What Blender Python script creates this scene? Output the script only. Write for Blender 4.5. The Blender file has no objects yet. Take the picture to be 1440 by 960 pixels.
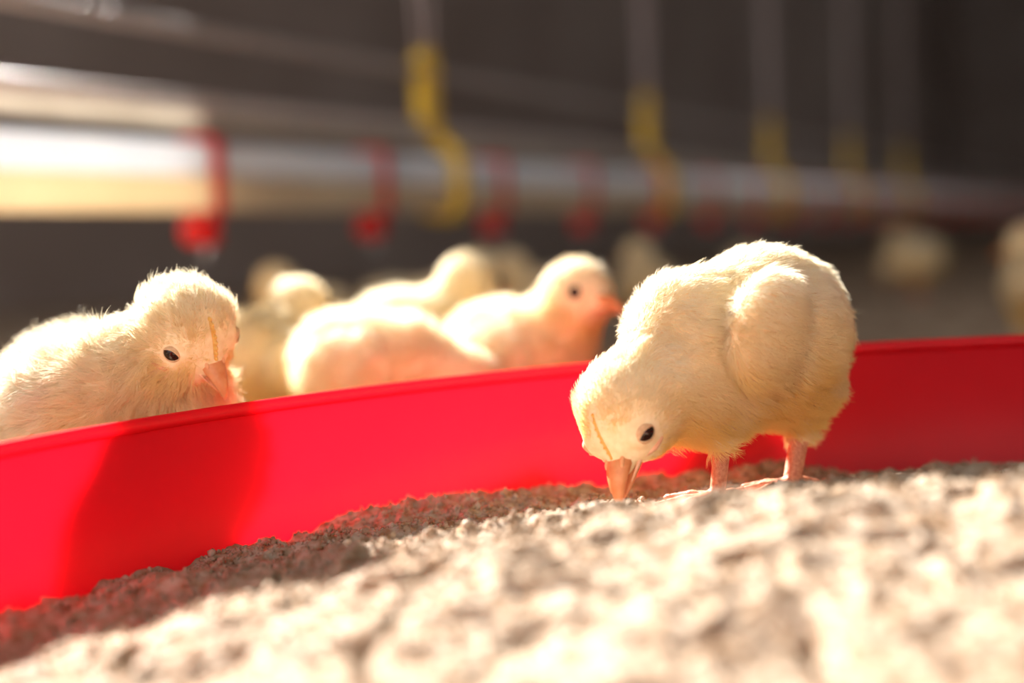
import bpy, math
import numpy as np
from mathutils import Vector, Matrix

scene = bpy.context.scene
COL = scene.collection

# ------------------------------------------------------------------ camera, world, sun, exposure
ROLL = math.radians(2.5)
PITCH = math.atan(142 * math.cos(ROLL) / 2000.0)
cam_d = bpy.data.cameras.new('camera')
cam_d.sensor_width = 36.0
cam_d.lens = 50.0
cam_d.clip_start = 0.01
cam_d.clip_end = 100.0
cam = bpy.data.objects.new('camera', cam_d)
COL.objects.link(cam)
_fw = Vector((0, math.cos(PITCH), -math.sin(PITCH)))
_u0 = Vector((0, math.sin(PITCH), math.cos(PITCH)))
_x = Vector((1, 0, 0))
_up = _u0 * math.cos(ROLL) + _x * math.sin(ROLL)
_rt = _x * math.cos(ROLL) - _u0 * math.sin(ROLL)
_m = Matrix((_rt, _up, -_fw)).transposed().to_4x4()
_m.translation = Vector((0, 0, 0.106))
cam.matrix_world = _m
cam_d.dof.use_dof = True
cam_d.dof.focus_distance = 0.462
cam_d.dof.aperture_fstop = 3.3
scene.camera = cam

world = bpy.data.worlds.new('daylight')
scene.world = world
world.use_nodes = True
bg = world.node_tree.nodes['Background']
bg.inputs[0].default_value = (1.0, 0.975, 0.95, 1)
bg.inputs[1].default_value = 1.8

SUN_AZ, SUN_EL = math.radians(31), math.radians(31)
sun_d = bpy.data.lights.new('sun', 'SUN')
sun_d.energy = 29.0
sun_d.angle = math.radians(0.53)
sun_d.color = (1.0, 0.955, 0.89)
sun = bpy.data.objects.new('sun', sun_d)
COL.objects.link(sun)
_sd = Vector((-math.sin(SUN_AZ) * math.cos(SUN_EL), math.cos(SUN_AZ) * math.cos(SUN_EL), math.sin(SUN_EL)))
sun.rotation_euler = _sd.to_track_quat('Z', 'Y').to_euler()

vs = scene.view_settings
vs.view_transform = 'Standard'
vs.look = 'None'
vs.exposure = 0.15
vs.gamma = 1.0
vs.use_curve_mapping = False

rng = np.random.default_rng(7)


# ------------------------------------------------------------------ helpers
def link(o, parent=None):
    COL.objects.link(o)
    if parent is not None:
        o.parent = parent
    return o


def tag(o, label=None, cat=None, group=None, kind=None):
    if label: o['label'] = label
    if cat: o['category'] = cat
    if group: o['group'] = group
    if kind: o['kind'] = kind
    return o


def empty(name, loc=(0, 0, 0), rz=0.0):
    o = bpy.data.objects.new(name, None)
    o.empty_display_size = 0.01
    o.location = loc
    o.rotation_euler = (0, 0, rz)
    return link(o)


def mesh_obj(name, verts, faces, mats, parent=None, smooth=True, loc=None):
    me = bpy.data.meshes.new(name)
    verts = np.asarray(verts, dtype=np.float64)
    me.from_pydata(verts.tolist(), [], [tuple(int(i) for i in f) for f in faces])
    for m in (mats if isinstance(mats, (list, tuple)) else [mats]):
        me.materials.append(m)
    if smooth:
        me.polygons.foreach_set('use_smooth', np.ones(len(me.polygons), dtype=bool))
    me.update()
    o = bpy.data.objects.new(name, me)
    if loc is not None:
        o.location = loc
    return link(o, parent)


def quad_mesh(name, verts, quads, mats, parent=None):
    """fast path for big all-quad meshes"""
    me = bpy.data.meshes.new(name)
    nv, nq = len(verts), len(quads)
    k = quads.shape[1]
    me.vertices.add(nv)
    me.vertices.foreach_set('co', np.ascontiguousarray(verts, dtype=np.float32).ravel())
    me.loops.add(nq * k)
    me.loops.foreach_set('vertex_index', np.ascontiguousarray(quads, dtype=np.int32).ravel())
    me.polygons.add(nq)
    me.polygons.foreach_set('loop_start', np.arange(nq, dtype=np.int32) * k)
    me.polygons.foreach_set('use_smooth', np.ones(nq, dtype=bool))
    for m in (mats if isinstance(mats, (list, tuple)) else [mats]):
        me.materials.append(m)
    me.update(calc_edges=True)
    me.validate()
    o = bpy.data.objects.new(name, me)
    return link(o, parent)


def box_geo(x0, x1, y0, y1, z0, z1):
    v = [(x, y, z) for z in (z0, z1) for y in (y0, y1) for x in (x0, x1)]
    f = [(0, 2, 3, 1), (4, 5, 7, 6), (0, 1, 5, 4), (2, 6, 7, 3), (0, 4, 6, 2), (1, 3, 7, 5)]
    return v, f


class Geo:
    def __init__(self): self.v, self.f = [], []
    def add(self, vf):
        n = len(self.v)
        self.v += [tuple(p) for p in vf[0]]
        self.f += [tuple(i + n for i in f) for f in vf[1]]
        return self


def lathe_geo(profile, n=24, c=(0, 0, 0)):
    """profile: list of (r, z)"""
    v, f = [], []
    for r, z in profile:
        for i in range(n):
            a = 2 * math.pi * i / n
            v.append((c[0] + r * math.cos(a), c[1] + r * math.sin(a), c[2] + z))
    for j in range(len(profile) - 1):
        for i in range(n):
            k = (i + 1) % n
            f.append((j * n + i, j * n + k, (j + 1) * n + k, (j + 1) * n + i))
    f.append(tuple(range(n - 1, -1, -1)))
    f.append(tuple((len(profile) - 1) * n + i for i in range(n)))
    return v, f


def tube_geo(pts, radius, n=12, closed_ends=True):
    pts = [Vector(p) for p in pts]
    rad = radius if isinstance(radius, (list, tuple)) else [radius] * len(pts)
    v, f = [], []
    ref = None
    for i, p in enumerate(pts):
        t = (pts[min(i + 1, len(pts) - 1)] - pts[max(i - 1, 0)]).normalized()
        if ref is None:
            ref = Vector((0, 0, 1)) if abs(t.z) < 0.9 else Vector((1, 0, 0))
        s = t.cross(ref).normalized()
        ref = s.cross(t).normalized()
        for k in range(n):
            a = 2 * math.pi * k / n
            v.append(tuple(p + (s * math.cos(a) + ref * math.sin(a)) * rad[i]))
    for i in range(len(pts) - 1):
        for k in range(n):
            q = (k + 1) % n
            f.append((i * n + k, i * n + q, (i + 1) * n + q, (i + 1) * n + k))
    if closed_ends:
        f.append(tuple(range(n - 1, -1, -1)))
        f.append(tuple((len(pts) - 1) * n + k for k in range(n)))
    return v, f


# ------------------------------------------------------------------ noise (numpy)
def _hash(ix, iy, iz, seed):
    h = (ix.astype(np.uint64) * np.uint64(73856093)) ^ (iy.astype(np.uint64) * np.uint64(19349663)) ^ (iz.astype(np.uint64) * np.uint64(83492791)) ^ np.uint64(seed * 2654435761 % (1 << 32))
    h = (h ^ (h >> np.uint64(13))) * np.uint64(1274126177)
    h = h & np.uint64(0xffffffff)
    h = (h ^ (h >> np.uint64(16))) * np.uint64(2246822519)
    h = h & np.uint64(0xffffffff)
    h = h ^ (h >> np.uint64(15))
    return (h & np.uint64(0xffffff)).astype(np.float64) / float(0xffffff) * 2 - 1


def vnoise(P, seed=0):
    P = np.asarray(P, dtype=np.float64) + 1000.0
    i = np.floor(P).astype(np.int64)
    t = P - i
    t = t * t * (3 - 2 * t)
    out = 0
    for dx in (0, 1):
        for dy in (0, 1):
            for dz in (0, 1):
                w = (t[:, 0] if dx else 1 - t[:, 0]) * (t[:, 1] if dy else 1 - t[:, 1]) * (t[:, 2] if dz else 1 - t[:, 2])
                out = out + w * _hash(i[:, 0] + dx, i[:, 1] + dy, i[:, 2] + dz, seed)
    return out


def smoothstep(a, b, x):
    t = np.clip((x - a) / (b - a), 0, 1)
    return t * t * (3 - 2 * t)


# ------------------------------------------------------------------ materials
def new_mat(name):
    m = bpy.data.materials.new(name)
    m.use_nodes = True
    nt = m.node_tree
    for n in list(nt.nodes):
        nt.nodes.remove(n)
    out = nt.nodes.new('ShaderNodeOutputMaterial')
    return m, nt, out


def noise_color(nt, c1, c2, scale, detail=3.0, lo=0.35, hi=0.65):
    tc = nt.nodes.new('ShaderNodeTexCoord')
    nz = nt.nodes.new('ShaderNodeTexNoise')
    nz.inputs['Scale'].default_value = scale
    nz.inputs['Detail'].default_value = detail
    nt.links.new(tc.outputs['Object'], nz.inputs['Vector'])
    cr = nt.nodes.new('ShaderNodeValToRGB')
    cr.color_ramp.elements[0].position = lo
    cr.color_ramp.elements[1].position = hi
    cr.color_ramp.elements[0].color = (*c1, 1)
    cr.color_ramp.elements[1].color = (*c2, 1)
    nt.links.new(nz.outputs['Fac'], cr.inputs['Fac'])
    return cr.outputs['Color'], nz.outputs['Fac'], tc


def simple(name, c1, c2, scale=60.0, rough=0.6, metal=0.0, bump=0.0, spec=0.5, bdist=0.001):
    m, nt, out = new_mat(name)
    p = nt.nodes.new('ShaderNodeBsdfPrincipled')
    col, fac, tc = noise_color(nt, c1, c2, scale)
    nt.links.new(col, p.inputs['Base Color'])
    p.inputs['Roughness'].default_value = rough
    p.inputs['Metallic'].default_value = metal
    p.inputs['Specular IOR Level'].default_value = spec
    if bump:
        b = nt.nodes.new('ShaderNodeBump')
        b.inputs['Strength'].default_value = bump
        b.inputs['Distance'].default_value = bdist
        nt.links.new(fac, b.inputs['Height'])
        nt.links.new(b.outputs['Normal'], p.inputs['Normal'])
    nt.links.new(p.outputs[0], out.inputs[0])
    return m


def translucent(name, c1, c2, scale, trans, rough=0.4, spec=0.4, tcol=None):
    m, nt, out = new_mat(name)
    p = nt.nodes.new('ShaderNodeBsdfPrincipled')
    t = nt.nodes.new('ShaderNodeBsdfTranslucent')
    mx = nt.nodes.new('ShaderNodeMixShader')
    col, fac, tc = noise_color(nt, c1, c2, scale)
    nt.links.new(col, p.inputs['Base Color'])
    if tcol:
        t.inputs['Color'].default_value = (*tcol, 1)
    else:
        nt.links.new(col, t.inputs['Color'])
    p.inputs['Roughness'].default_value = rough
    p.inputs['Specular IOR Level'].default_value = spec
    mx.inputs[0].default_value = trans
    nt.links.new(p.outputs[0], mx.inputs[1])
    nt.links.new(t.outputs[0], mx.inputs[2])
    nt.links.new(mx.outputs[0], out.inputs[0])
    return m


def down_mat():
    m, nt, out = new_mat('chick_down')
    at = nt.nodes.new('ShaderNodeAttribute')
    at.attribute_name = 'tint'
    d = nt.nodes.new('ShaderNodeBsdfDiffuse')
    t = nt.nodes.new('ShaderNodeBsdfTranslucent')
    g = nt.nodes.new('ShaderNodeBsdfAnisotropic')
    g.inputs['Roughness'].default_value = 0.45
    g.inputs['Color'].default_value = (0.9, 0.88, 0.85, 1)
    mx = nt.nodes.new('ShaderNodeMixShader')
    mx.inputs[0].default_value = 0.45
    mg = nt.nodes.new('ShaderNodeMixShader')
    mg.inputs[0].default_value = 0.06
    nt.links.new(at.outputs['Color'], d.inputs['Color'])
    nt.links.new(at.outputs['Color'], t.inputs['Color'])
    nt.links.new(d.outputs[0], mx.inputs[1])
    nt.links.new(t.outputs[0], mx.inputs[2])
    nt.links.new(mx.outputs[0], mg.inputs[1])
    nt.links.new(g.outputs[0], mg.inputs[2])
    nt.links.new(mg.outputs[0], out.inputs[0])
    return m


M_DOWN = down_mat()
M_SKIN = simple('chick_skin', (0.80, 0.60, 0.34), (0.88, 0.72, 0.46), 300, 0.8, spec=0.1)
M_LEG = simple('leg_scales', (0.52, 0.17, 0.09), (0.66, 0.27, 0.15), 900, 0.55, bump=0.4, spec=0.3)
M_BEAK = translucent('beak_horn', (0.72, 0.27, 0.10), (0.82, 0.38, 0.17), 250, 0.25, 0.35)
M_COMB = translucent('comb_flesh', (0.85, 0.48, 0.10), (0.92, 0.60, 0.18), 400, 0.25, 0.5)
M_GAPE = simple('gape_skin', (0.74, 0.36, 0.20), (0.84, 0.48, 0.30), 500, 0.5)
M_NOSTRIL = simple('nostril_skin', (0.70, 0.32, 0.14), (0.78, 0.40, 0.2), 500, 0.6)
M_EYE = simple('eye_brown', (0.012, 0.006, 0.004), (0.03, 0.012, 0.008), 200, 0.06)
M_LID = simple('eyelid_skin', (0.52, 0.33, 0.18), (0.66, 0.45, 0.26), 700, 0.6, spec=0.2)
M_RED = translucent('red_plastic', (0.84, 0.030, 0.046), (0.90, 0.036, 0.056), 30, 0.68, 0.38, 0.35, tcol=(0.95, 0.050, 0.105))
M_FEED = simple('crumbled_feed', (0.26, 0.16, 0.088), (0.43, 0.355, 0.28), 260, 0.95, spec=0.1, bump=0.25, bdist=0.0006)
M_LITTER = simple('wood_litter', (0.24, 0.17, 0.12), (0.50, 0.40, 0.30), 35, 0.95, spec=0.1, bump=0.5, bdist=0.004)
M_WALL = simple('barn_wall_paint', (0.35, 0.28, 0.25), (0.43, 0.36, 0.325), 1.5, 0.85, spec=0.2)
M_CEIL = simple('barn_ceiling', (0.26, 0.22, 0.19), (0.32, 0.28, 0.25), 1.0, 0.9, spec=0.1)
M_PIPE = translucent('cream_pvc', (0.82, 0.70, 0.52), (0.88, 0.78, 0.60), 8, 0.5, 0.4)
M_ALU = translucent('white_conduit', (0.82, 0.85, 0.90), (0.88, 0.90, 0.93), 20, 0.6, 0.3)
M_WEB = translucent('frosted_strip', (0.62, 0.57, 0.50), (0.70, 0.65, 0.58), 20, 0.5, 0.5)
M_CABLE = simple('steel_cable', (0.50, 0.46, 0.46), (0.62, 0.58, 0.58), 80, 0.35, 0.6)
M_REDN = translucent('red_nipple_plastic', (0.80, 0.012, 0.012), (0.88, 0.02, 0.02), 90, 0.25, 0.2, 0.6)
M_YEL = simple('yellow_plastic', (0.80, 0.50, 0.02), (0.88, 0.58, 0.04), 60, 0.4)
M_PIN = simple('nipple_steel', (0.6, 0.6, 0.6), (0.7, 0.7, 0.7), 60, 0.3, 0.9)
M_CORD = simple('pale_cord', (0.52, 0.42, 0.42), (0.62, 0.52, 0.50), 200, 0.8)
M_FRAME = simple('window_frame_wood', (0.20, 0.14, 0.10), (0.26, 0.19, 0.14), 20, 0.7)

# ------------------------------------------------------------------ barn shell (axis turned to follow the drinker line)
AX = math.radians(26.0)
FLOOR_Z = -0.004
A_ = Vector((math.sin(AX), math.cos(AX), 0))
W_ = Vector((math.cos(AX), -math.sin(AX), 0))


def bw(v, w, z):
    """barn coordinates: v along the house, w across to the right"""
    p = A_ * v + W_ * w
    return (p.x, p.y, z)


def barn_box(v0, v1, w0, w1, z0, z1):
    v, f = box_geo(w0, w1, v0, v1, z0, z1)
    return [bw(b, a, c) for a, b, c in v], f


WL, WR, V0, V1, HC = -2.3, 4.2, -2.6, 16.0, 2.7
WIN_V0, WIN_V1, WIN_Z0, WIN_Z1 = 0.85, 1.967, 1.15, 2.45
g = Geo()
for b in ((V0, WIN_V0, -0.05, HC), (WIN_V1, V1, -0.05, HC), (WIN_V0, WIN_V1, -0.05, WIN_Z0), (WIN_V0, WIN_V1, WIN_Z1, HC)):
    g.add(barn_box(b[0], b[1], WL - 0.06, WL, b[2], b[3]))
tag(mesh_obj('wall_left', g.v, g.f, M_WALL, smooth=False), kind='structure')
g = Geo()
for b in ((V0, 8.0, -0.05, HC), (11.0, V1, -0.05, HC), (8.0, 11.0, -0.05, 1.0), (8.0, 11.0, 2.2, HC)):  # unseen opening added to let sky light brighten the far left wall
    g.add(barn_box(b[0], b[1], WR, WR + 0.06, b[2], b[3]))
tag(mesh_obj('wall_right', g.v, g.f, M_WALL, smooth=False), kind='structure')
tag(mesh_obj('wall_back', *barn_box(V1, V1 + 0.06, WL - 0.06, WR + 0.06, -0.05, HC), M_WALL, smooth=False), kind='structure')
tag(mesh_obj('ceiling', *barn_box(V0, V1 + 0.06, WL - 0.06, WR + 0.06, HC, HC + 0.05), M_CEIL, smooth=False), kind='structure')
g = Geo()
for b in ((WIN_V0 - 0.05, WIN_V0, WIN_Z0 - 0.05, WIN_Z1 + 0.05), (WIN_V1, WIN_V1 + 0.05, WIN_Z0 - 0.05, WIN_Z1 + 0.05),
          (WIN_V0, WIN_V1, WIN_Z0 - 0.05, WIN_Z0), (WIN_V0, WIN_V1, WIN_Z1, WIN_Z1 + 0.05)):
    g.add(barn_box(b[0], b[1], WL, WL + 0.02, b[2], b[3]))
tag(mesh_obj('window_1', g.v, g.f, M_FRAME, smooth=False), kind='structure')

# litter floor: fine grid near the chicks, coarse further away
def axis_pts(a0, a1, f0, f1, fine, coarse):
    return np.unique(np.round(np.concatenate([np.arange(a0, f0, coarse), np.arange(f0, f1, fine), np.arange(f1, a1 + coarse, coarse)]), 5))


ga = axis_pts(V0, V1, -0.4, 2.2, 0.012, 0.25)
gb = axis_pts(WL, WR, -1.2, 0.6, 0.012, 0.25)
VV, WW = np.meshgrid(ga, gb, indexing='ij')
P2 = np.stack([VV.ravel(), WW.ravel()], 1)
fx = P2[:, 0] * A_.x + P2[:, 1] * W_.x
fy = P2[:, 0] * A_.y + P2[:, 1] * W_.y
fz = 0.006 * vnoise(np.stack([fx / 0.05, fy / 0.05, fx * 0], 1), 3) + 0.004 * vnoise(np.stack([fx / 0.02, fy / 0.02, fx * 0], 1), 4)
near = np.hypot(fx - 0.115, fy - 0.245)
fz = np.minimum(fz, 0.002) * np.clip((near - 0.31) / 0.05, 0, 1)
na, nb = len(ga), len(gb)
ii, jj = np.meshgrid(np.arange(na - 1), np.arange(nb - 1), indexing='ij')
q = np.stack([ii * nb + jj, ii * nb + jj + 1, (ii + 1) * nb + jj + 1, (ii + 1) * nb + jj], -1).reshape(-1, 4)
floor = quad_mesh('floor', np.stack([fx, fy, FLOOR_Z + fz - 0.001], 1), q[:, ::-1], M_LITTER)
tag(floor, kind='structure')

# ------------------------------------------------------------------ red feed tray
TC, TR = (0.115, 0.245), 0.305


def rim_z(x):
    return 0.058 + 0.02 * x


tray = empty('feed_tray', (TC[0], TC[1], 0.0))
tag(tray, 'large round red plastic feed tray with a low glowing wall', 'feed tray')
NT = 192


def ring(profile, wrap=True):
    """profile of (radius, height below rim plane) -> closed ring following the tilted rim"""
    v, f = [], []
    for i in range(NT):
        a = 2 * math.pi * i / NT
        for r, dz in profile:
            x, y = r * math.cos(a), r * math.sin(a)
            v.append((x, y, rim_z(TC[0] + x) + dz))
    k = len(profile)
    for i in range(NT):
        n = (i + 1) % NT
        for j in range(k if wrap else k - 1):
            l = (j + 1) % k
            f.append((i * k + j, n * k + j, n * k + l, i * k + l))
    return v, f


BOT = -0.0575
mesh_obj('wall', *ring([(TR, -0.0035), (TR - 0.002, BOT + 0.004), (TR - 0.003, BOT), (TR - 0.0008, BOT), (TR + 0.0012, BOT + 0.004), (TR + 0.0016, -0.0035)]), M_RED, tray)
mesh_obj('rim_lip', *ring([(TR - 0.0006, -0.0045), (TR - 0.0009, -0.002), (TR - 0.0004, -0.0004), (TR + 0.0006, 0.0), (TR + 0.0018, -0.0004), (TR + 0.0024, -0.002), (TR + 0.0022, -0.0045), (TR + 0.0017, -0.0040), (TR + 0.0016, -0.0034), (TR - 0.0001, -0.0034)]), M_RED, tray)
v, f = ring([(TR - 0.002, BOT + 0.002), (TR - 0.002, BOT)], wrap=False)
f.append(tuple(2 * i for i in range(NT)))
f.append(tuple(2 * i + 1 for i in range(NT - 1, -1, -1)))
mesh_obj('base', v, f, M_RED, tray)

# ------------------------------------------------------------------ feed heaped in the tray
CP = np.array([
    (-.150, .400, .006), (-.112, .446, .008), (-.078, .492, .008), (-.048, .505, .0125), (-.03, .512, .0125), (0, .525, .011), (.046, .54, .010),
    (.085, .545, .015), (.10, .548, .014), (.137, .55, .007), (.165, .545, .010), (.195, .54, .011), (.27, .50, .011),
    (.065, .463, .0172), (.092, .479, .0172), (.045, .453, .0172), (.028, .437, .0190),
    (.09, .410, .0305), (.118, .420, .0290), (.059, .405, .0280), (.017, .405, .0240), (-.034, .410, .017), (-.08, .385, .011), (-.13, .365, .005), (.155, .425, .0240),
    (.085, .350, .0385), (.052, .350, .0365), (.028, .350, .0330), (0, .350, .0305), (-.028, .350, .027), (-.068, .345, .020), (.126, .355, .0395), (.17, .35, .036),
    (-.10, .28, .013), (0, .28, .0225), (.05, .28, .027), (.1, .28, .0275), (.15, .28, .029),
    (0, .18, .016), (.1, .16, .018), (.25, .25, .030), (.3, .4, .018), (-.12, .2, .016), (.35, .1, .02), (.11, -.04, .02), (-.17, .30, .008), (.41, .25, .015)])


def tps_fit(P, lam=1e-5):
    d = np.hypot(P[:, None, 0] - P[None, :, 0], P[:, None, 1] - P[None, :, 1])
    K = d * d * np.log(d + 1e-9) + lam * np.eye(len(P))
    Q = np.c_[np.ones(len(P)), P[:, :2]]
    A = np.block([[K, Q], [Q.T, np.zeros((3, 3))]])
    return np.linalg.solve(A, np.r_[P[:, 2], 0, 0, 0])


_tps = tps_fit(CP)


def feed_base(x, y):
    out = _tps[-3] + _tps[-2] * x + _tps[-1] * y
    for i, (a, b, _) in enumerate(CP):
        d = np.hypot(x - a, y - b)
        out = out + _tps[i] * d * d * np.log(d + 1e-9)
    return out


def feed_height(x, y):
    z = feed_base(x, y)
    P = np.stack([x, y, x * 0], 1)
    warp = np.stack([vnoise(P / 0.012, 21), vnoise(P / 0.012, 22), x * 0], 1) * 0.004
    Q = P + warp
    n1 = vnoise(Q / 0.026, 11)
    n2 = vnoise(Q / 0.011, 12)
    n3 = vnoise(Q / 0.0052, 13)
    n4 = vnoise(Q / 0.0024, 14)
    foc = np.clip((y - 0.28) / 0.12, 0.35, 1)
    z = z + 0.0030 * n1 + 0.0042 * (0.45 + 0.55 * foc) * (0.5 - np.abs(n2)) + 0.0020 * foc * (0.5 - np.abs(n3)) + 0.0009 * foc * n4
    pit = vnoise(Q / 0.0085 + 7.3, 17)
    z = z - 0.0075 * smoothstep(0.30, 1.0, pit)
    # trampled flat where the chick stands
    for fxp, fyp in ((0.065, 0.463), (0.092, 0.479)):
        w = np.exp(-(((x - fxp) ** 2 + (y - fyp) ** 2) / 0.011 ** 2))
        z = z * (1 - w) + 0.0170 * w
    return z


gx = axis_pts(TC[0] - TR, TC[0] + TR, -0.175, 0.235, 0.0011, 0.005)
gy = axis_pts(TC[1] - TR, TC[1] + TR, 0.215, 0.552, 0.0011, 0.005)
XX, YY = np.meshgrid(gx, gy, indexing='ij')
x, y = XX.ravel(), YY.ravel()
rad = np.hypot(x - TC[0], y - TC[1])
RIN = TR - 0.0016
s = np.where(rad > RIN, RIN / np.maximum(rad, 1e-6), 1.0)
px, py = TC[0] + (x - TC[0]) * s, TC[1] + (y - TC[1]) * s
z = np.maximum(feed_height(px, py), rim_z(px) + BOT + 0.003)
na, nb = len(gx), len(gy)
ii, jj = np.meshgrid(np.arange(na - 1), np.arange(nb - 1), indexing='ij')
q = np.stack([ii * nb + jj, (ii + 1) * nb + jj, (ii + 1) * nb + jj + 1, ii * nb + jj + 1], -1).reshape(-1, 4)
q = q[(rad[q] < RIN + 0.0004).any(1)]
used = np.unique(q)
rm = np.full(len(px), -1)
rm[used] = np.arange(len(used))
fv = np.stack([px, py, z], 1)[used]
fq = rm[q]
tris = np.concatenate([fq[:, [0, 1, 2]], fq[:, [0, 2, 3]]])
# loose crumbs
ico_v, ico_f = [], []
_t = (1 + 5 ** .5) / 2
ico_v = np.array([(-1, _t, 0), (1, _t, 0), (-1, -_t, 0), (1, -_t, 0), (0, -1, _t), (0, 1, _t), (0, -1, -_t), (0, 1, -_t), (_t, 0, -1), (_t, 0, 1), (-_t, 0, -1), (-_t, 0, 1)]) / math.hypot(1, _t)
ico_f = np.array([(0, 11, 5), (0, 5, 1), (0, 1, 7), (0, 7, 10), (0, 10, 11), (1, 5, 9), (5, 11, 4), (11, 10, 2), (10, 7, 6), (7, 1, 8), (3, 9, 4), (3, 4, 2), (3, 2, 6), (3, 6, 8), (3, 8, 9), (4, 9, 5), (2, 4, 11), (6, 2, 10), (8, 6, 7), (9, 8, 1)])
NC = 70000
cx = rng.uniform(-0.17, 0.24, NC)
cy = rng.uniform(0.22, 0.55, NC)
size = np.exp(rng.normal(math.log(0.00042), 0.42, NC)).clip(0.00022, 0.0016)
ok = (np.hypot(cx - TC[0], cy - TC[1]) < RIN - 0.001 - size) & (np.minimum(np.hypot(cx - .065, cy - .463), np.hypot(cx - .092, cy - .479)) > 0.008)
cx, cy, size = cx[ok], cy[ok], size[ok]
keepf = rng.random(len(cx)) < np.clip((cy - 0.30) / 0.10, 0.25, 1)
cx, cy, size = cx[keepf], cy[keepf], size[keepf]
cz = feed_height(cx, cy) + size * 0.35
n = len(cx)
jit = 1 + rng.uniform(-0.32, 0.32, (n, 12, 1))
rot = rng.normal(size=(n, 3, 3))
rot, _ = np.linalg.qr(rot)
cv = np.einsum('nij,kj->nki', rot, ico_v) * jit * (size[:, None, None] * rng.uniform(0.75, 1.3, (n, 1, 3))) + np.stack([cx, cy, cz], 1)[:, None, :]
ctri = (ico_f[None] + (np.arange(n) * 12)[:, None, None]).reshape(-1, 3) + len(fv)
feed = quad_mesh('chick_feed', np.concatenate([fv, cv.reshape(-1, 3)]), np.concatenate([tris, ctri]), M_FEED)
tag(feed, 'pale cream crumbled feed heaped inside the red tray', 'chick feed', kind='stuff')


# ------------------------------------------------------------------ signed distance modelling for the chicks (millimetres)
def ell(c, r, R=None, k=6.0, leg=False):
    return dict(t='e', c=np.array(c, float), r=np.array(r, float) * np.ones(3), R=None if R is None else np.array(R, float), k=k, leg=leg)


def cone(a, b, ra, rb, k=5.0, leg=False):
    return dict(t='c', a=np.array(a, float), b=np.array(b, float), ra=ra, rb=rb, k=k, leg=leg)


def prim_d(p, P):
    if p['t'] == 'e':
        Q = P - p['c']
        if p['R'] is not None:
            Q = Q @ p['R']            # columns of R are the local axes
        k0 = np.linalg.norm(Q / p['r'], axis=1)
        k1 = np.linalg.norm(Q / p['r'] ** 2, axis=1) + 1e-9
        return k0 * (k0 - 1) / k1
    ab = p['b'] - p['a']
    t = np.clip(((P - p['a']) @ ab) / (ab @ ab), 0, 1)
    return np.linalg.norm(P - p['a'] - t[:, None] * ab, axis=1) - (p['ra'] + (p['rb'] - p['ra']) * t)


def sdf(prims, P):
    d = np.full(len(P), 1e3)
    for p in prims:
        e = prim_d(p, P)
        k = p['k']
        h = np.clip(0.5 + 0.5 * (e - d) / k, 0, 1)
        d = e * (1 - h) + d * h - k * h * (1 - h)
    return d


def sdf_grad(prims, P, e=0.25):
    G = np.empty_like(P)
    for i in range(3):
        o = np.zeros(3)
        o[i] = e
        G[:, i] = sdf(prims, P + o) - sdf(prims, P - o)
    return G / (np.linalg.norm(G, axis=1, keepdims=True) + 1e-9)


def surface_nets(prims, h):
    lo, hi = np.full(3, 1e9), np.full(3, -1e9)
    for p in prims:
        if p['t'] == 'e':
            m = p['r'].max()
            lo, hi = np.minimum(lo, p['c'] - m), np.maximum(hi, p['c'] + m)
        else:
            for c, rr in ((p['a'], p['ra']), (p['b'], p['rb'])):
                lo, hi = np.minimum(lo, c - rr), np.maximum(hi, c + rr)
    lo -= 3 * h + 2
    hi += 3 * h + 2
    n = np.ceil((hi - lo) / h).astype(int)
    ax = [lo[i] + h * np.arange(n[i]) for i in range(3)]
    G = np.stack(np.meshgrid(*ax, indexing='ij'), -1)
    D = sdf(prims, G.reshape(-1, 3)).reshape(n)
    ins = D < 0
    c = n - 1
    corners = [(i, j, k) for i in (0, 1) for j in (0, 1) for k in (0, 1)]
    cnt = np.zeros(c, int)
    for a in corners:
        cnt += ins[a[0]:a[0] + c[0], a[1]:a[1] + c[1], a[2]:a[2] + c[2]]
    act = (cnt > 0) & (cnt < 8)
    idx = np.full(c, -1)
    cells = np.argwhere(act)
    idx[act] = np.arange(len(cells))
    V = lo + (cells + 0.5) * h
    for _ in range(4):
        g_ = sdf_grad(prims, V)
        V = V - g_ * sdf(prims, V)[:, None].clip(-h, h)
    faces = []
    for axn in range(3):
        b1, b2 = (axn + 1) % 3, (axn + 2) % 3
        sl0 = [slice(None)] * 3
        sl1 = [slice(None)] * 3
        sl0[axn] = slice(0, n[axn] - 1)
        sl1[axn] = slice(1, n[axn])
        e = np.argwhere(ins[tuple(sl0)] != ins[tuple(sl1)])
        e = e[(e[:, b1] > 0) & (e[:, b2] > 0) & (e[:, b1] < n[b1] - 1) & (e[:, b2] < n[b2] - 1)]
        fl = ins[tuple(e.T)]
        def cell(d1, d2):
            q_ = e.copy()
            q_[:, b1] -= d1
            q_[:, b2] -= d2
            return idx[tuple(q_.T)]
        Q = np.stack([cell(1, 1), cell(0, 1), cell(0, 0), cell(1, 0)], 1)
        Q[~fl] = Q[~fl][:, ::-1]
        faces.append(Q)
    return V, np.concatenate(faces)


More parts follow.
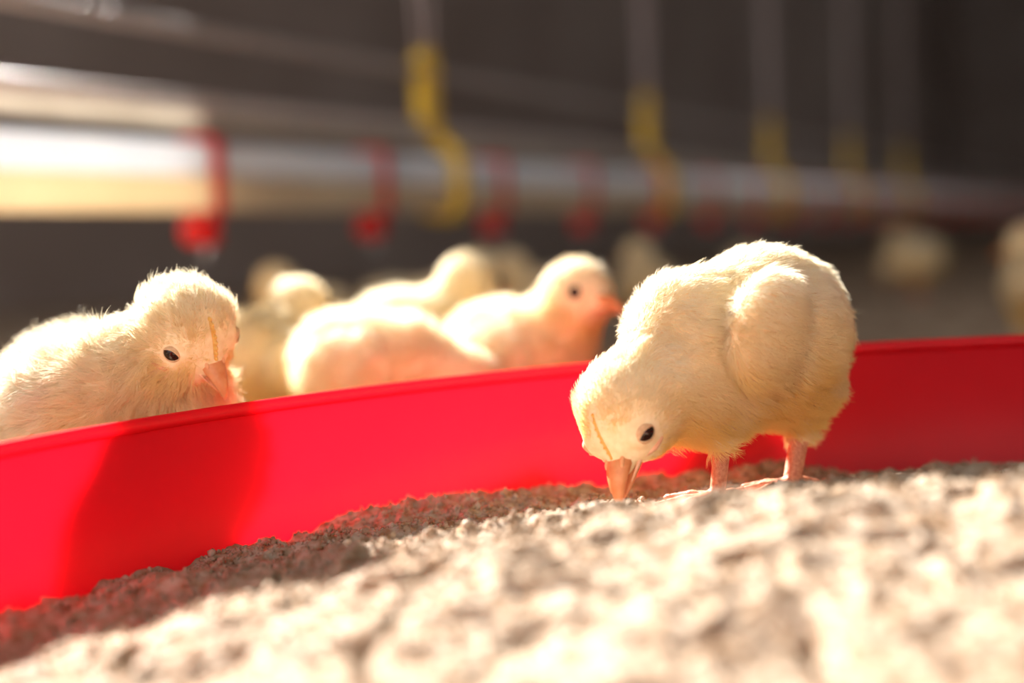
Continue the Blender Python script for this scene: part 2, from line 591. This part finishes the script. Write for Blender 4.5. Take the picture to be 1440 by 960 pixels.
# head, in its own frame (x forward along the beak, y left, z up), millimetres
def head_prims(c, R, s):
    c = np.array(c, float)
    H = lambda p: c + R @ (np.array(p, float) * s)
    return [
        ell(H((0, 0, 0)), np.array((14.6, 12.6, 13.0)) * s, R, k=8),
        ell(H((5, 5.5, -4.5)), np.array((9, 6.5, 8)) * s, R, k=5),
        ell(H((5, -5.5, -4.5)), np.array((9, 6.5, 8)) * s, R, k=5),
        cone(H((7, 0, -0.5)), H((16.5, 0, -2.6)), 8.6 * s, 3.9 * s, k=4),
        ell(H((8.6, 8.6, 1.6)), np.array((4.6, 2.6, 4.0)) * s, R, k=3),
        ell(H((8.6, -8.6, 1.6)), np.array((4.6, 2.6, 4.0)) * s, R, k=3),
    ]


def on_skin(prims, c, R, s, p0, d, tmax=26.0):
    """point where the ray p0 + t d (head frame) leaves the body, in the head frame"""
    d = np.array(d, float)
    d /= np.linalg.norm(d)
    t = np.linspace(0, tmax, 400)
    L = np.array(p0, float) + t[:, None] * d
    D = sdf(prims, np.array(c, float) + (L * s) @ np.array(R).T)
    i = np.argmax(D > 0)
    return L[i]


def eye_spot(prims, c, R, s, sd):
    return on_skin(prims, c, R, s, (9.4, 0, 1.4), (0.10, sd, 0.0))


def comb_spots(prims, c, R, s, n=6):
    out = []
    for i in range(n):
        a = math.radians(24 + 50 * i / (n - 1))
        d = np.array((math.cos(a), 0, math.sin(a)))
        out.append((on_skin(prims, c, R, s, (3.0, 0, -4.0), d), d))
    return out


def head_parts(par, prims, c, R, s, detail=True, comb=1.0, squint=0.62):
    c = np.array(c, float)
    H = lambda P: (c + (np.atleast_2d(np.asarray(P, float)) * s) @ R.T) * 1e-3
    # beak: cross sections along the bill
    def bill(xs, half_w, top, bot, n=14, sharp=0.65):
        v, f = [], []
        for x_, w_, t_, b_ in zip(xs, half_w, top, bot):
            for i in range(n):
                a = 2 * math.pi * i / n
                ca, sa = math.cos(a), math.sin(a)
                yy = w_ * math.copysign(abs(ca) ** 0.9, ca)
                zz = (t_ + b_) / 2 + (t_ - b_) / 2 * math.copysign(abs(sa) ** sharp if sa > 0 else abs(sa) ** 1.0, sa)
                if sa > 0:
                    yy *= 1 - 0.25 * sa
                v.append((x_, yy, zz))
        m = len(xs)
        for j in range(m - 1):
            for i in range(n):
                k = (i + 1) % n
                f.append((j * n + i, j * n + k, (j + 1) * n + k, (j + 1) * n + i))
        f.append(tuple(range(n - 1, -1, -1)))
        f.append(tuple((m - 1) * n + i for i in range(n)))
        return v, f
    X = [9.5, 11.5, 13.2, 15.5, 18.0, 20.5, 23.0, 25.5, 27.6, 29.0, 29.8]
    v, f = bill(X, [2.0, 3.7, 4.5, 4.8, 4.5, 3.9, 3.2, 2.4, 1.6, 0.9, 0.25], [-1.6, -0.1, 0.8, 1.4, 1.5, 1.1, 0.2, -1.1, -2.8, -4.6, -6.0], [-3.6, -4.4, -4.6, -4.5, -4.4, -4.5, -4.7, -5.1, -5.8, -6.5, -7.0])
    mesh_obj('upper_beak', H(v), f, M_BEAK, par)
    X = [11.0, 14.0, 17.0, 20.0, 23.0, 25.5, 26.8]
    v, f = bill(X, [5.9, 5.2, 4.4, 3.5, 2.5, 1.5, 0.5], [-4.3, -4.6, -4.7, -4.8, -5.0, -5.3, -5.7], [-7.4, -7.6, -7.5, -7.3, -7.0, -6.6, -6.2], sharp=1.0)
    mesh_obj('lower_beak', H(v), f, M_BEAK, par)
    # eyes
    for sd in (1, -1):
        sp_ = eye_spot(prims, c, R, s, sd)
        o = sdf_grad(prims, (c + R @ (sp_ * s))[None], 0.8)[0] @ R
        o /= np.linalg.norm(o)
        a_ = np.array((0.93, 0.0, 0.28))
        a_ -= o * (a_ @ o)
        a_ /= np.linalg.norm(a_)
        b_ = np.cross(o, a_)
        ce = sp_ - o * 2.75
        v, f = [], []
        N, Mr = 20, 12
        ER = 3.9
        for j in range(Mr + 1):
            th = math.pi * j / Mr
            for i in range(N):
                ph = 2 * math.pi * i / N
                v.append(ce + ER * (o * math.cos(th) + (a_ * math.cos(ph) + b_ * math.sin(ph)) * math.sin(th)))
        for j in range(Mr):
            for i in range(N):
                k = (i + 1) % N
                f.append((j * N + i, (j + 1) * N + i, (j + 1) * N + k, j * N + k))
        eye = mesh_obj('eye', H(v), f, M_EYE, par)
        if detail:
            v, f = [], []
            N, Mr = 36, 6
            for j in range(Mr + 1):
                t = j / Mr
                for i in range(N):
                    ph = 2 * math.pi * i / N
                    ca, sa = math.cos(ph), math.sin(ph)
                    al = np.array((2.9 * ca, 2.9 * squint * sa * (1 - 0.28 * ca * ca)))
                    ou = np.array((4.0 * ca, 3.7 * sa))
                    pq = al * (1 - t) + ou * t
                    rho = np.hypot(*pq)
                    lift = 0.30 * math.sin(math.pi * min(1, t * 2.2)) if t < 0.46 else 0
                    base = math.sqrt(max(ER * ER - min(rho, 3.2) ** 2, 0)) + 0.12 + lift - max(0, rho - 3.2) * 1.6
                    v.append(ce + o * base + a_ * pq[0] + b_ * pq[1])
            for j in range(Mr):
                for i in range(N):
                    k = (i + 1) % N
                    f.append((j * N + i, j * N + k, (j + 1) * N + k, (j + 1) * N + i))
            mesh_obj('eyelid', H(v), f, M_LID, eye)
    if detail:
        for sd in (1, -1):
            v, f = lathe_geo([(0.05, -1.0), (0.6, -0.8), (0.95, -0.3), (0.95, 0.3), (0.6, 0.8), (0.05, 1.0)], 10)
            v = np.array(v)
            v = np.stack([17.6 + v[:, 2] * 2.1, sd * (3.15 + v[:, 0] * 0.8), 0.35 + v[:, 1] * 0.95 - v[:, 2] * 0.35], 1)
            mesh_obj('nostril', H(v), f, M_NOSTRIL, par)
        for sd in (1, -1):
            gp = [on_skin(prims, c, R, s, (xg, 0, zg), (0, sd, 0)) for xg, zg in ((8.5, -4.6), (10.2, -4.7), (12.0, -4.7))]
            gp += [np.array((14.5, 5.45 * sd, -4.65)), np.array((18.0, 4.65 * sd, -4.6)), np.array((22.0, 3.45 * sd, -4.8))]
            v, f = tube_geo(gp, [0.35, 0.7, 0.85, 0.75, 0.55, 0.2], 8)
            mesh_obj('gape', H(v), f, M_GAPE, par)
    if comb:
        cm = Geo()
        nteeth = 8
        cs = comb
        tp = [q_[0] + q_[1] * 0.1 for q_ in comb_spots(prims, c, R, s, nteeth)]
        cm.add(tube_geo(tp, [0.5 * cs] + [0.75 * cs] * (nteeth - 2) + [0.4 * cs], 8))
        for i, (sp_, nrm) in enumerate(comb_spots(prims, c, R, s, nteeth)):
            t = i / (nteeth - 1)
            hgt = 1.5 + 0.8 * math.sin(math.pi * t)
            v, f = lathe_geo([(0.15, -2.0), (0.75, -1.4), (0.8, 0.2), (0.5, hgt * 0.7), (0.1, hgt)], 8)
            v = np.array(v) * cs
            v[:, 0] *= 1.35
            v[:, 1] *= 0.8
            tan = np.array((-nrm[2], 0, nrm[0]))
            v = sp_ + v[:, :1] * tan + v[:, 1:2] * np.array((0, 1, 0)) + v[:, 2:3] * nrm
            cm.add((v, f))
        mesh_obj('comb', H(cm.v), cm.f, M_COMB, par)


CREAM = np.array((0.92, 0.86, 0.70))
YELLOW = np.array((0.87, 0.65, 0.22))


def build_chick(name, origin, prims_body, head_c, R, s=1.0, h=1.2, hairs=40000, length=5.0, hair_r=0.075, flow=(-1, 0, -0.35),
                lift=0.42, clump=0.5, wing=None, detail=True, yaw=0.0, squint=0.62, yellow=0.35, comb=1.0):
    root = empty(name, origin, yaw)
    head_c = np.array(head_c, float)
    R = np.array(R, float)
    prims = prims_body[:1] + head_prims(head_c, R, s) + prims_body[1:]
    V, Q = surface_nets(prims, h)
    body = quad_mesh('body', V * 1e-3, Q, [M_SKIN, M_LEG], root)
    legs = [p for p in prims if p['leg']]
    fur = [p for p in prims if not p['leg']]
    def leg_mask(P):
        if not legs:
            return np.zeros(len(P), bool)
        return sdf(fur, P) > 0.8
    fc = V[Q].mean(1)
    body.data.polygons.foreach_set('material_index', leg_mask(fc).astype(np.int32))
    # down
    T = np.concatenate([Q[:, [0, 1, 2]], Q[:, [0, 2, 3]]])
    a, b, c = V[T[:, 0]], V[T[:, 1]], V[T[:, 2]]
    area = np.linalg.norm(np.cross(b - a, c - a), axis=1)
    pick = rng.choice(len(T), hairs, p=area / area.sum())
    r1, r2 = np.sqrt(rng.random(hairs)), rng.random(hairs)
    P = a[pick] * (1 - r1)[:, None] + b[pick] * (r1 * (1 - r2))[:, None] + c[pick] * (r1 * r2)[:, None]
    hl = (P - head_c) @ R / s                      # head coordinates of each root
    keep = ~leg_mask(P)
    keep &= ~((hl[:, 0] > 13.0) & (hl[:, 0] < 21) & (np.abs(hl[:, 1]) < 6.2) & (hl[:, 2] < 1.8) & (hl[:, 2] > -9))           # bill base
    eyes_de = []
    for sd in (1, -1):
        eyes_de.append(np.linalg.norm(hl - eye_spot(prims, head_c, R, s, sd), axis=1))
        keep &= eyes_de[-1] > 3.7
    cde = np.full(len(P), 99.0)
    if comb:
        for sp_, _d in comb_spots(prims, head_c, R, s):
            cde = np.minimum(cde, np.linalg.norm(hl - sp_, axis=1))
        keep &= cde > 1.1
    P, hl, de, cde = P[keep], hl[keep], np.minimum(*eyes_de)[keep], cde[keep]
    N = sdf_grad(prims, P)
    m = len(P)
    hd = np.linalg.norm(hl * np.array((1, 1, 1)), axis=1)
    wh = 1 - smoothstep(15.5, 21, hd)              # on the head
    face = smoothstep(4, 15, hl[:, 0]) * wh
    fl = np.array(flow, float)
    fl = fl / np.linalg.norm(fl)
    back = -R[:, 0]
    F = fl[None] * (1 - wh)[:, None] + (back * 0.9 + np.array((0, 0, -0.1)))[None] * wh[:, None]
    n1 = np.stack([vnoise(P / 7.0, 31), vnoise(P / 7.0, 32), vnoise(P / 7.0, 33)], 1)
    n2 = np.stack([vnoise(P / 2.2, 34), vnoise(P / 2.2, 35), vnoise(P / 2.2, 36)], 1)
    F = F + clump * (0.55 * n1 + 0.75 * n2) + rng.normal(size=(m, 3)) * 0.16
    F = F - N * np.sum(F * N, 1, keepdims=True)
    F /= np.linalg.norm(F, axis=1, keepdims=True) + 1e-6
    L = length * (1 - 0.35 * wh - 0.35 * face) * rng.uniform(0.65, 1.2, m) * (1 + 0.25 * n2[:, 0])
    L *= (0.28 + 0.72 * smoothstep(3.7, 9.5, de)) * (0.4 + 0.6 * smoothstep(1.1, 4.0, cde))
    L *= 1 - 0.6 * smoothstep(9.0, 15.0, hl[:, 0]) * wh
    tint_w = np.zeros(m)
    if wing is not None:
        for wp in wing:
            e = prim_d(wp, P)
            on = e < 0.8
            L = np.where(on, L * 1.25, L)
            tint_w = np.where(on, 1.0, tint_w)
    lf = lift * (1 + 0.5 * n1[:, 1] + 0.35 * n2[:, 1]) * (1 - 0.5 * face) * (1 - 0.25 * tint_w)
    NP_ = 5
    tt = np.linspace(0, 1, NP_)
    pts = np.empty((m, NP_, 3))
    droop = np.array((0, 0, -1.0))
    for i, t in enumerate(tt):
        pts[:, i] = P - N * 0.3 + L[:, None] * (N * (lf * (t - 0.35 * t * t))[:, None] * 1.35 + F * (0.35 * t + 0.6 * t * t) + droop * 0.05 * t * t)
        pts[:, i] += (n2 * 0.3 + rng.normal(size=(m, 3)) * 0.10) * (t * t)
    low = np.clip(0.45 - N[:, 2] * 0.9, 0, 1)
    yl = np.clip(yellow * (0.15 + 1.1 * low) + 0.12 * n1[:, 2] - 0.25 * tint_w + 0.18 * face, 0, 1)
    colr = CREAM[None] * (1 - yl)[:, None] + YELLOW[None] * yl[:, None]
    colr *= rng.uniform(0.94, 1.03, (m, 1))
    cd = bpy.data.hair_curves.new('down')
    cd.add_curves([NP_] * m)
    cd.attributes['position'].data.foreach_set('vector', (pts * 1e-3).astype(np.float32).ravel())
    ra = cd.attributes.get('radius') or cd.attributes.new('radius', 'FLOAT', 'POINT')
    rr = hair_r * 1e-3 * np.array([1.0, 0.95, 0.8, 0.55, 0.15])
    ra.data.foreach_set('value', np.tile(rr, m).astype(np.float32))
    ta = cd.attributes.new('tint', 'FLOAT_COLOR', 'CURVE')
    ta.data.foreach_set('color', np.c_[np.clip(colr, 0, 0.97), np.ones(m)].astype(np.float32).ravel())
    cd.materials.append(M_DOWN)
    o = bpy.data.objects.new('down', cd)
    link(o, root)
    o['kind'] = 'stuff'
    head_parts(root, prims, head_c, R, s, detail, comb, squint)
    return root


def leg_set(hip, knee, foot, toes, thigh_r=(9, 4.5), tr=2.3, k=3.0):
    """one leg: feathered thigh, bare shank, toes"""
    out = [cone(hip, knee, thigh_r[0], thigh_r[1], k=6)]
    out.append(cone(knee, foot, tr * 1.1, tr, k=2.0, leg=True))
    for t in toes:
        mid = (np.array(foot) + np.array(t)) / 2 + np.array((0, 0, 0.5))
        out.append(cone(np.array(foot), mid, 1.9, 1.6, k=1.2, leg=True))
        out.append(cone(mid, np.array(t), 1.6, 0.9, k=1.0, leg=True))
    return out


def frame(f, l):
    f = np.array(f, float)
    f /= np.linalg.norm(f)
    l = np.array(l, float)
    l -= f * (l @ f)
    l /= np.linalg.norm(l)
    return np.stack([f, l, np.cross(f, l)], 1)


GROUP = 'pale chicks around the feed tray'

# --- the pecking chick in the tray (its frame: x right, y away, z up from the feed)
R_main = frame((-.26, -.55, -.79), (.70, -.63, .30))
wing_m = [ell((11.5, -9.3, 53), (15.5, 7.0, 20), frame((0.80, 0.57, 0.18), (-0.57, 0.80, 0.22)), k=1.4)]
body_m = [
    ell((13.5, 18.5, 50), (27.5, 27, 28.5), k=8),
    ell((23, 29, 52.5), (18.5, 18, 22), k=10),
    ell((-11.5, 5, 54), (19, 18, 18.5), k=10),
    ell((-11.0, 2, 34), (17, 16, 15), k=9),
    cone((-14, 2, 44), (-34, -12, 34), 16, 13.5, k=8),
]
body_m += wing_m
body_m += leg_set((1, 3, 30), (-3.0, -3.0, 20), (-5.4, -2.8, 1.8), [(-28, -12, 1.3), (-24, -20, 1.2), (-21, 3, 1.3), (5, 4, 1.2)], (11, 3.6), 2.5)
body_m += leg_set((27, 21, 31), (26.5, 20, 19), (21.5, 13.5, 1.8), [(1, 6, 1.4), (4, -3, 1.3), (6, 15, 1.4), (31, 19, 1.3)], (13, 4.8), 2.9)
c1 = build_chick('chick', (0.0708, 0.466, 0.0172), body_m, (-34.0, -12.5, 31.0), R_main, 1.0, h=1.0, hairs=85000, length=4.3, hair_r=0.058,
                 flow=(0.9, 0.35, -0.45), lift=0.72, clump=0.5, wing=wing_m, squint=0.56, yellow=0.85, comb=0.6)
c1.scale = (1.035, 1.035, 1.035)
tag(c1, 'cream chick pecking with lowered head inside the red feed tray', 'chick', GROUP)


# --- a standing chick in its own frame facing +x
def standing(hc, raise_=0.0, sc=1.0, stoop=0.0):
    z0 = raise_
    wl = [ell((-5, 21, 46 + z0), (20, 6.5, 15), k=1.5), ell((-5, -21, 46 + z0), (20, 6.5, 15), k=1.5)]
    b = [ell((0, 0, 45 + z0 - stoop * 0.2), (28, 24, 24.5), k=8),
         ell((-16, 0, 48 + z0), (18, 18, 19), k=10),
         ell((14, 0, 46 + z0 - stoop * 0.4), (18, 18.5, 19), k=10),
         cone((16, 0, 52 + z0 - stoop * 0.5), np.array(hc) + np.array((-2, 0, -3.0)), 16.5, 13, k=8)]
    b += wl
    for sd in (1, -1):
        b += leg_set((0, 11 * sd, 33 + z0), (4, 12 * sd, 20 + z0 * 0.6), (1, 12 * sd, 2.0),
                     [(20, 12 * sd, 1.4), (16, 12 * sd + 9, 1.4), (16, 12 * sd - 8, 1.4), (-10, 12 * sd, 1.4)], (12, 4.6), 2.7)
    return b, wl


def rotz(a):
    c, s_ = math.cos(a), math.sin(a)
    return np.array(((c, -s_, 0), (s_, c, 0), (0, 0, 1)))


# --- left chick behind the tray wall
YL = math.radians(-42)
Rw = frame((.50, -.36, -.79), (.70, .66, .25))
R_l = rotz(-YL) @ Rw
org = np.array((-0.1490, 0.4980, FLOOR_Z - 0.001))
hw = (np.array((-0.1083, 0.4800, 0.0832)) - org) * 1e3
hc = rotz(-YL) @ hw
b, wl = standing(hc, raise_=14)
b.insert(3, ell(hc + rotz(-YL) @ np.array((-11.0, 12.0, -25.0)), (17, 17, 19), k=10))
c2 = build_chick('chick', tuple(org), b, hc, R_l, 0.96, h=1.15, hairs=75000, length=6.4, hair_r=0.062, flow=(-1, 0, -0.25), lift=1.0, clump=0.8, wing=wl, yaw=YL, squint=0.62, yellow=0.6)
tag(c2, 'fluffy backlit chick with yellow comb looking over the left end of the tray wall', 'chick', GROUP)


# --- the blurred chicks behind the wall
def mid_chick(x, y, yaw_deg, hc, look, label, raise_=6, stoop=0.0, hairs=16000, yellow=0.45, h=1.8, name='chick', roll=0.0):
    f = np.array(look, float)
    Rm = frame(f, (-f[1] if abs(f[1]) > 1e-6 else 0.0, f[0] if abs(f[0]) > 1e-6 else 1.0, roll))
    b_, wl_ = standing(hc, raise_, stoop=stoop)
    o = build_chick(name, (x, y, FLOOR_Z - 0.001), b_, hc, Rm, 1.0, h=h, hairs=hairs, length=5.5, hair_r=0.12, lift=0.9, clump=0.7, wing=wl_, yaw=math.radians(yaw_deg), detail=False, yellow=yellow, comb=0)
    tag(o, label, 'chick', GROUP)
    return o


m1 = mid_chick(-0.122, 0.700, 62, (26, -4, 82), (0.7, -0.5, -0.2), 'yellowish blurred chick seen from behind, next right of the backlit left chick', raise_=10, yellow=0.9)
m2 = mid_chick(-0.062, 0.628, -12, (42, 0, 50), (0.6, 0.1, -0.8), 'white sunlit chick bent low just behind the middle of the tray wall', raise_=13, stoop=10, yellow=0.8)
m3 = mid_chick(-0.052, 0.745, 14, (32, -2, 90), (0.8, 0.5, -0.1), 'cream chick with ochre side standing behind the bent low chick', raise_=15, yellow=0.8)
m4 = mid_chick(0.003, 0.655, -22, (31, -3, 87), (0.86, -0.46, -0.12), 'cream chick with dark eye and raised head just left of the pecking chick', raise_=12, yellow=0.75)


def copy_tree(o, parent=None):
    c = o.copy()
    COL.objects.link(c)
    c.parent = parent
    for ch in list(o.children):
        copy_tree(ch, c)
    return c


far = [
    (m4, -0.145, 1.02, 150, 'shaded far chick under the drinker line, above the yellowish chick'),
    (m2, -0.085, 1.12, -10, 'low shaded far chick just right of the one under the drinker line'),
    (m3, -0.045, 0.985, 40, 'tan far chick in front of the second red nipple\'s right side'),
    (m4, 0.030, 1.20, 200, 'dim far chick under the third red nipple'),
    (m3, 0.135, 1.42, 100, 'dim far chick directly behind the head of the cream chick with raised head'),
    (m2, 0.34, 2.0, 20, 'dim far chick behind the back of the pecking chick'),
    (m4, 0.74, 2.60, 170, 'dim far chick right of the pecking chick, standing furthest back'),
    (m3, 0.405, 1.08, 95, 'greyish chick cut by the right edge of the picture'),
    (m2, 0.62, 2.15, 160, 'small low dim chick far back near the right edge of the picture'),
]
for src, x_, y_, yw, lab in far:
    o = copy_tree(src)
    o.location = (x_, y_, FLOOR_Z - 0.001)
    o.rotation_euler = (0, 0, math.radians(yw))
    o['label'] = lab

# ------------------------------------------------------------------ drinker line
PW = -0.694                     # across the house
ROOT_V = 0.891                  # the first nipple in view


def line_box(v0, v1, w0, w1, z0, z1):
    return barn_box(v0, v1, PW + w0, PW + w1, z0, z1)


line = empty('drinker_line', bw(ROOT_V, PW, FLOOR_Z))
tag(line, 'long cream and aluminium nipple drinker line running across the background', 'drinker line')
inv = Vector(bw(ROOT_V, PW, FLOOR_Z))


def rel(geo):
    return [(p[0] - inv.x, p[1] - inv.y, p[2] - inv.z) for p in geo[0]], geo[1]


LV0, LV1 = -1.2, 14.0
mesh_obj('water_pipe', *rel(line_box(LV0, LV1, -0.013, 0.013, 0.139, 0.165)), M_PIPE, line, smooth=False)
g = Geo().add(tube_geo([bw(LV0, PW, 0.1785), bw(LV1, PW, 0.1785)], 0.0135, 24))
mesh_obj('support_tube', *rel((g.v, g.f)), M_ALU, line)
mesh_obj('top_flange', *rel(line_box(LV0, LV1, -0.0025, 0.0025, 0.2030, 0.2140)), M_WEB, line, smooth=False)


def nipple_geo(local=True):
    body = Geo()
    body.add(box_geo(-0.0160, 0.0160, -0.006, 0.006, 0.134, 0.1385))
    body.add(box_geo(-0.0165, -0.0135, -0.006, 0.006, 0.136, 0.196))
    body.add(box_geo(0.0135, 0.0165, -0.006, 0.006, 0.136, 0.196))
    body.add(box_geo(-0.0165, 0.0165, -0.006, 0.006, 0.1925, 0.1965))
    body.add(lathe_geo([(0.0075, 0.1375), (0.0075, 0.131), (0.0105, 0.1285), (0.0115, 0.122), (0.0105, 0.115), (0.0075, 0.1125), (0.005, 0.112)], 20))
    cup = lathe_geo([(0.002, 0.133), (0.0085, 0.131), (0.0120, 0.1265), (0.0125, 0.121), (0.0105, 0.1155), (0.006, 0.113), (0.001, 0.1125)], 20, (0.004, -0.0165, 0))
    pin = lathe_geo([(0.0016, 0.115), (0.0016, 0.106), (0.0026, 0.1055), (0.0026, 0.1035), (0.0006, 0.103)], 10)
    return body, cup, pin


nb_, nc_, npn = nipple_geo()


def local_mesh(name, geo, mat):
    me = bpy.data.meshes.new(name)
    me.from_pydata([tuple(p) for p in geo[0]], [], [tuple(f_) for f_ in geo[1]])
    me.materials.append(mat)
    me.polygons.foreach_set('use_smooth', np.ones(len(me.polygons), dtype=bool))
    try:
        me.set_sharp_from_angle(angle=math.radians(40))
    except Exception:
        pass
    return me


me_b = local_mesh('nipple', (nb_.v, nb_.f), M_REDN)
me_c = local_mesh('drip_cup', nc_, M_REDN)
me_p = local_mesh('pin', npn, M_PIN)
SP = 0.25
for i in range(-2, 26):
    n_ = bpy.data.objects.new('nipple', me_b)
    link(n_, line)
    n_.location = Vector(bw(ROOT_V + i * SP, PW, 0)) - inv
    n_.rotation_euler = (0, 0, -AX)
    for nm, me in (('drip_cup', me_c), ('pin', me_p)):
        k_ = bpy.data.objects.new(nm, me)
        link(k_, n_)

# yellow hangers with their cords
def hanger(v, label):
    o = empty('line_hanger', bw(v, PW, FLOOR_Z), -AX)
    tag(o, label, 'hanger', 'yellow hangers of the drinker line')
    z0 = -FLOOR_Z
    up_ = Geo()
    # rounded upper block
    prof = [(-0.006, 0.215), (-0.011, 0.222), (-0.0135, 0.235), (-0.0135, 0.282), (-0.010, 0.294), (-0.004, 0.299), (0.004, 0.299), (0.010, 0.294), (0.0135, 0.282), (0.0135, 0.235), (0.011, 0.222), (0.006, 0.215)]
    n0 = len(prof)
    vv = [(xw, a - 0.010, b + z0) for xw in (-0.007, 0.007) for a, b in prof]
    ff = [tuple(range(n0)), tuple(range(2 * n0 - 1, n0 - 1, -1))] + [(i, i + n0, (i + 1) % n0 + n0, (i + 1) % n0) for i in range(n0)]
    mesh_obj('height_adjuster', vv, ff, M_YEL, o, smooth=False)
    hk = Geo()
    path = [(0, -0.008, 0.225), (0, 0.004, 0.216), (0.006, 0.010, 0.206), (0.019, 0.012, 0.196), (0.0215, 0.012, 0.175), (0.0215, 0.012, 0.150), (0.017, 0.012, 0.137), (0.0, 0.012, 0.134), (-0.017, 0.012, 0.137), (-0.0205, 0.012, 0.150)]
    hk.add(tube_geo([(p[0], p[1], p[2] + z0) for p in path], [0.0085, 0.0095, 0.009, 0.008, 0.0075, 0.0075, 0.007, 0.006, 0.006, 0.005], 12))
    mesh_obj('hook', hk.v, hk.f, M_YEL, o)
    for sx in (-1, 1):
        t_ = tube_geo([(0, -0.010 + sx * 0.009, 0.292 + z0), (0, -0.010 + sx * 0.014, 0.34 + z0), (0, -0.010 + sx * 0.02, 0.6 + z0), (0, -0.010 + sx * 0.02, HC + z0)], 0.0017, 8)
        mesh_obj('cord', t_[0], t_[1], M_CORD, o)
    return o


hv = [1.262, 1.89, 2.52, 3.15, 3.78]
hl_ = ['nearest yellow plastic hanger clipped on the drinker line at two pale cords', 'second nearest yellow hanger of the drinker line, dimmer', 'third yellow hanger along the drinker line, dark and small',
       'fourth yellow hanger along the drinker line, hardly visible', 'furthest yellow hanger of the drinker line, hardly visible']
for v_, l_ in zip(hv, hl_):
    hanger(v_, l_)

# guide rod and twisted cable stretched above the line
r_ = tube_geo([bw(V0 + 0.3, PW, 0.2225), bw(V1 - 0.1, PW, 0.2225)], 0.0055, 12)
o = mesh_obj('guide_rod', r_[0], r_[1], M_CABLE)
tag(o, 'thin grey metal rod stretched just above the drinker line', 'rod')
pts = []
cab = Geo()
for ph in (0, 2 * math.pi / 3, 4 * math.pi / 3):
    pts = []
    for i in range(0, 700):
        v_ = -1.0 + i * 0.006
        a = ph + v_ * 2 * math.pi / 0.045
        pts.append(bw(v_, PW + 0.0032 * math.cos(a), 0.277 + 0.0032 * math.sin(a)))
    pts.append(bw(V1 - 0.1, PW, 0.277))
    cab.add(tube_geo(pts, 0.0036, 6))
o = mesh_obj('support_cable', cab.v, cab.f, M_CABLE)
tag(o, 'twisted grey steel cable stretched highest above the drinker line', 'cable')
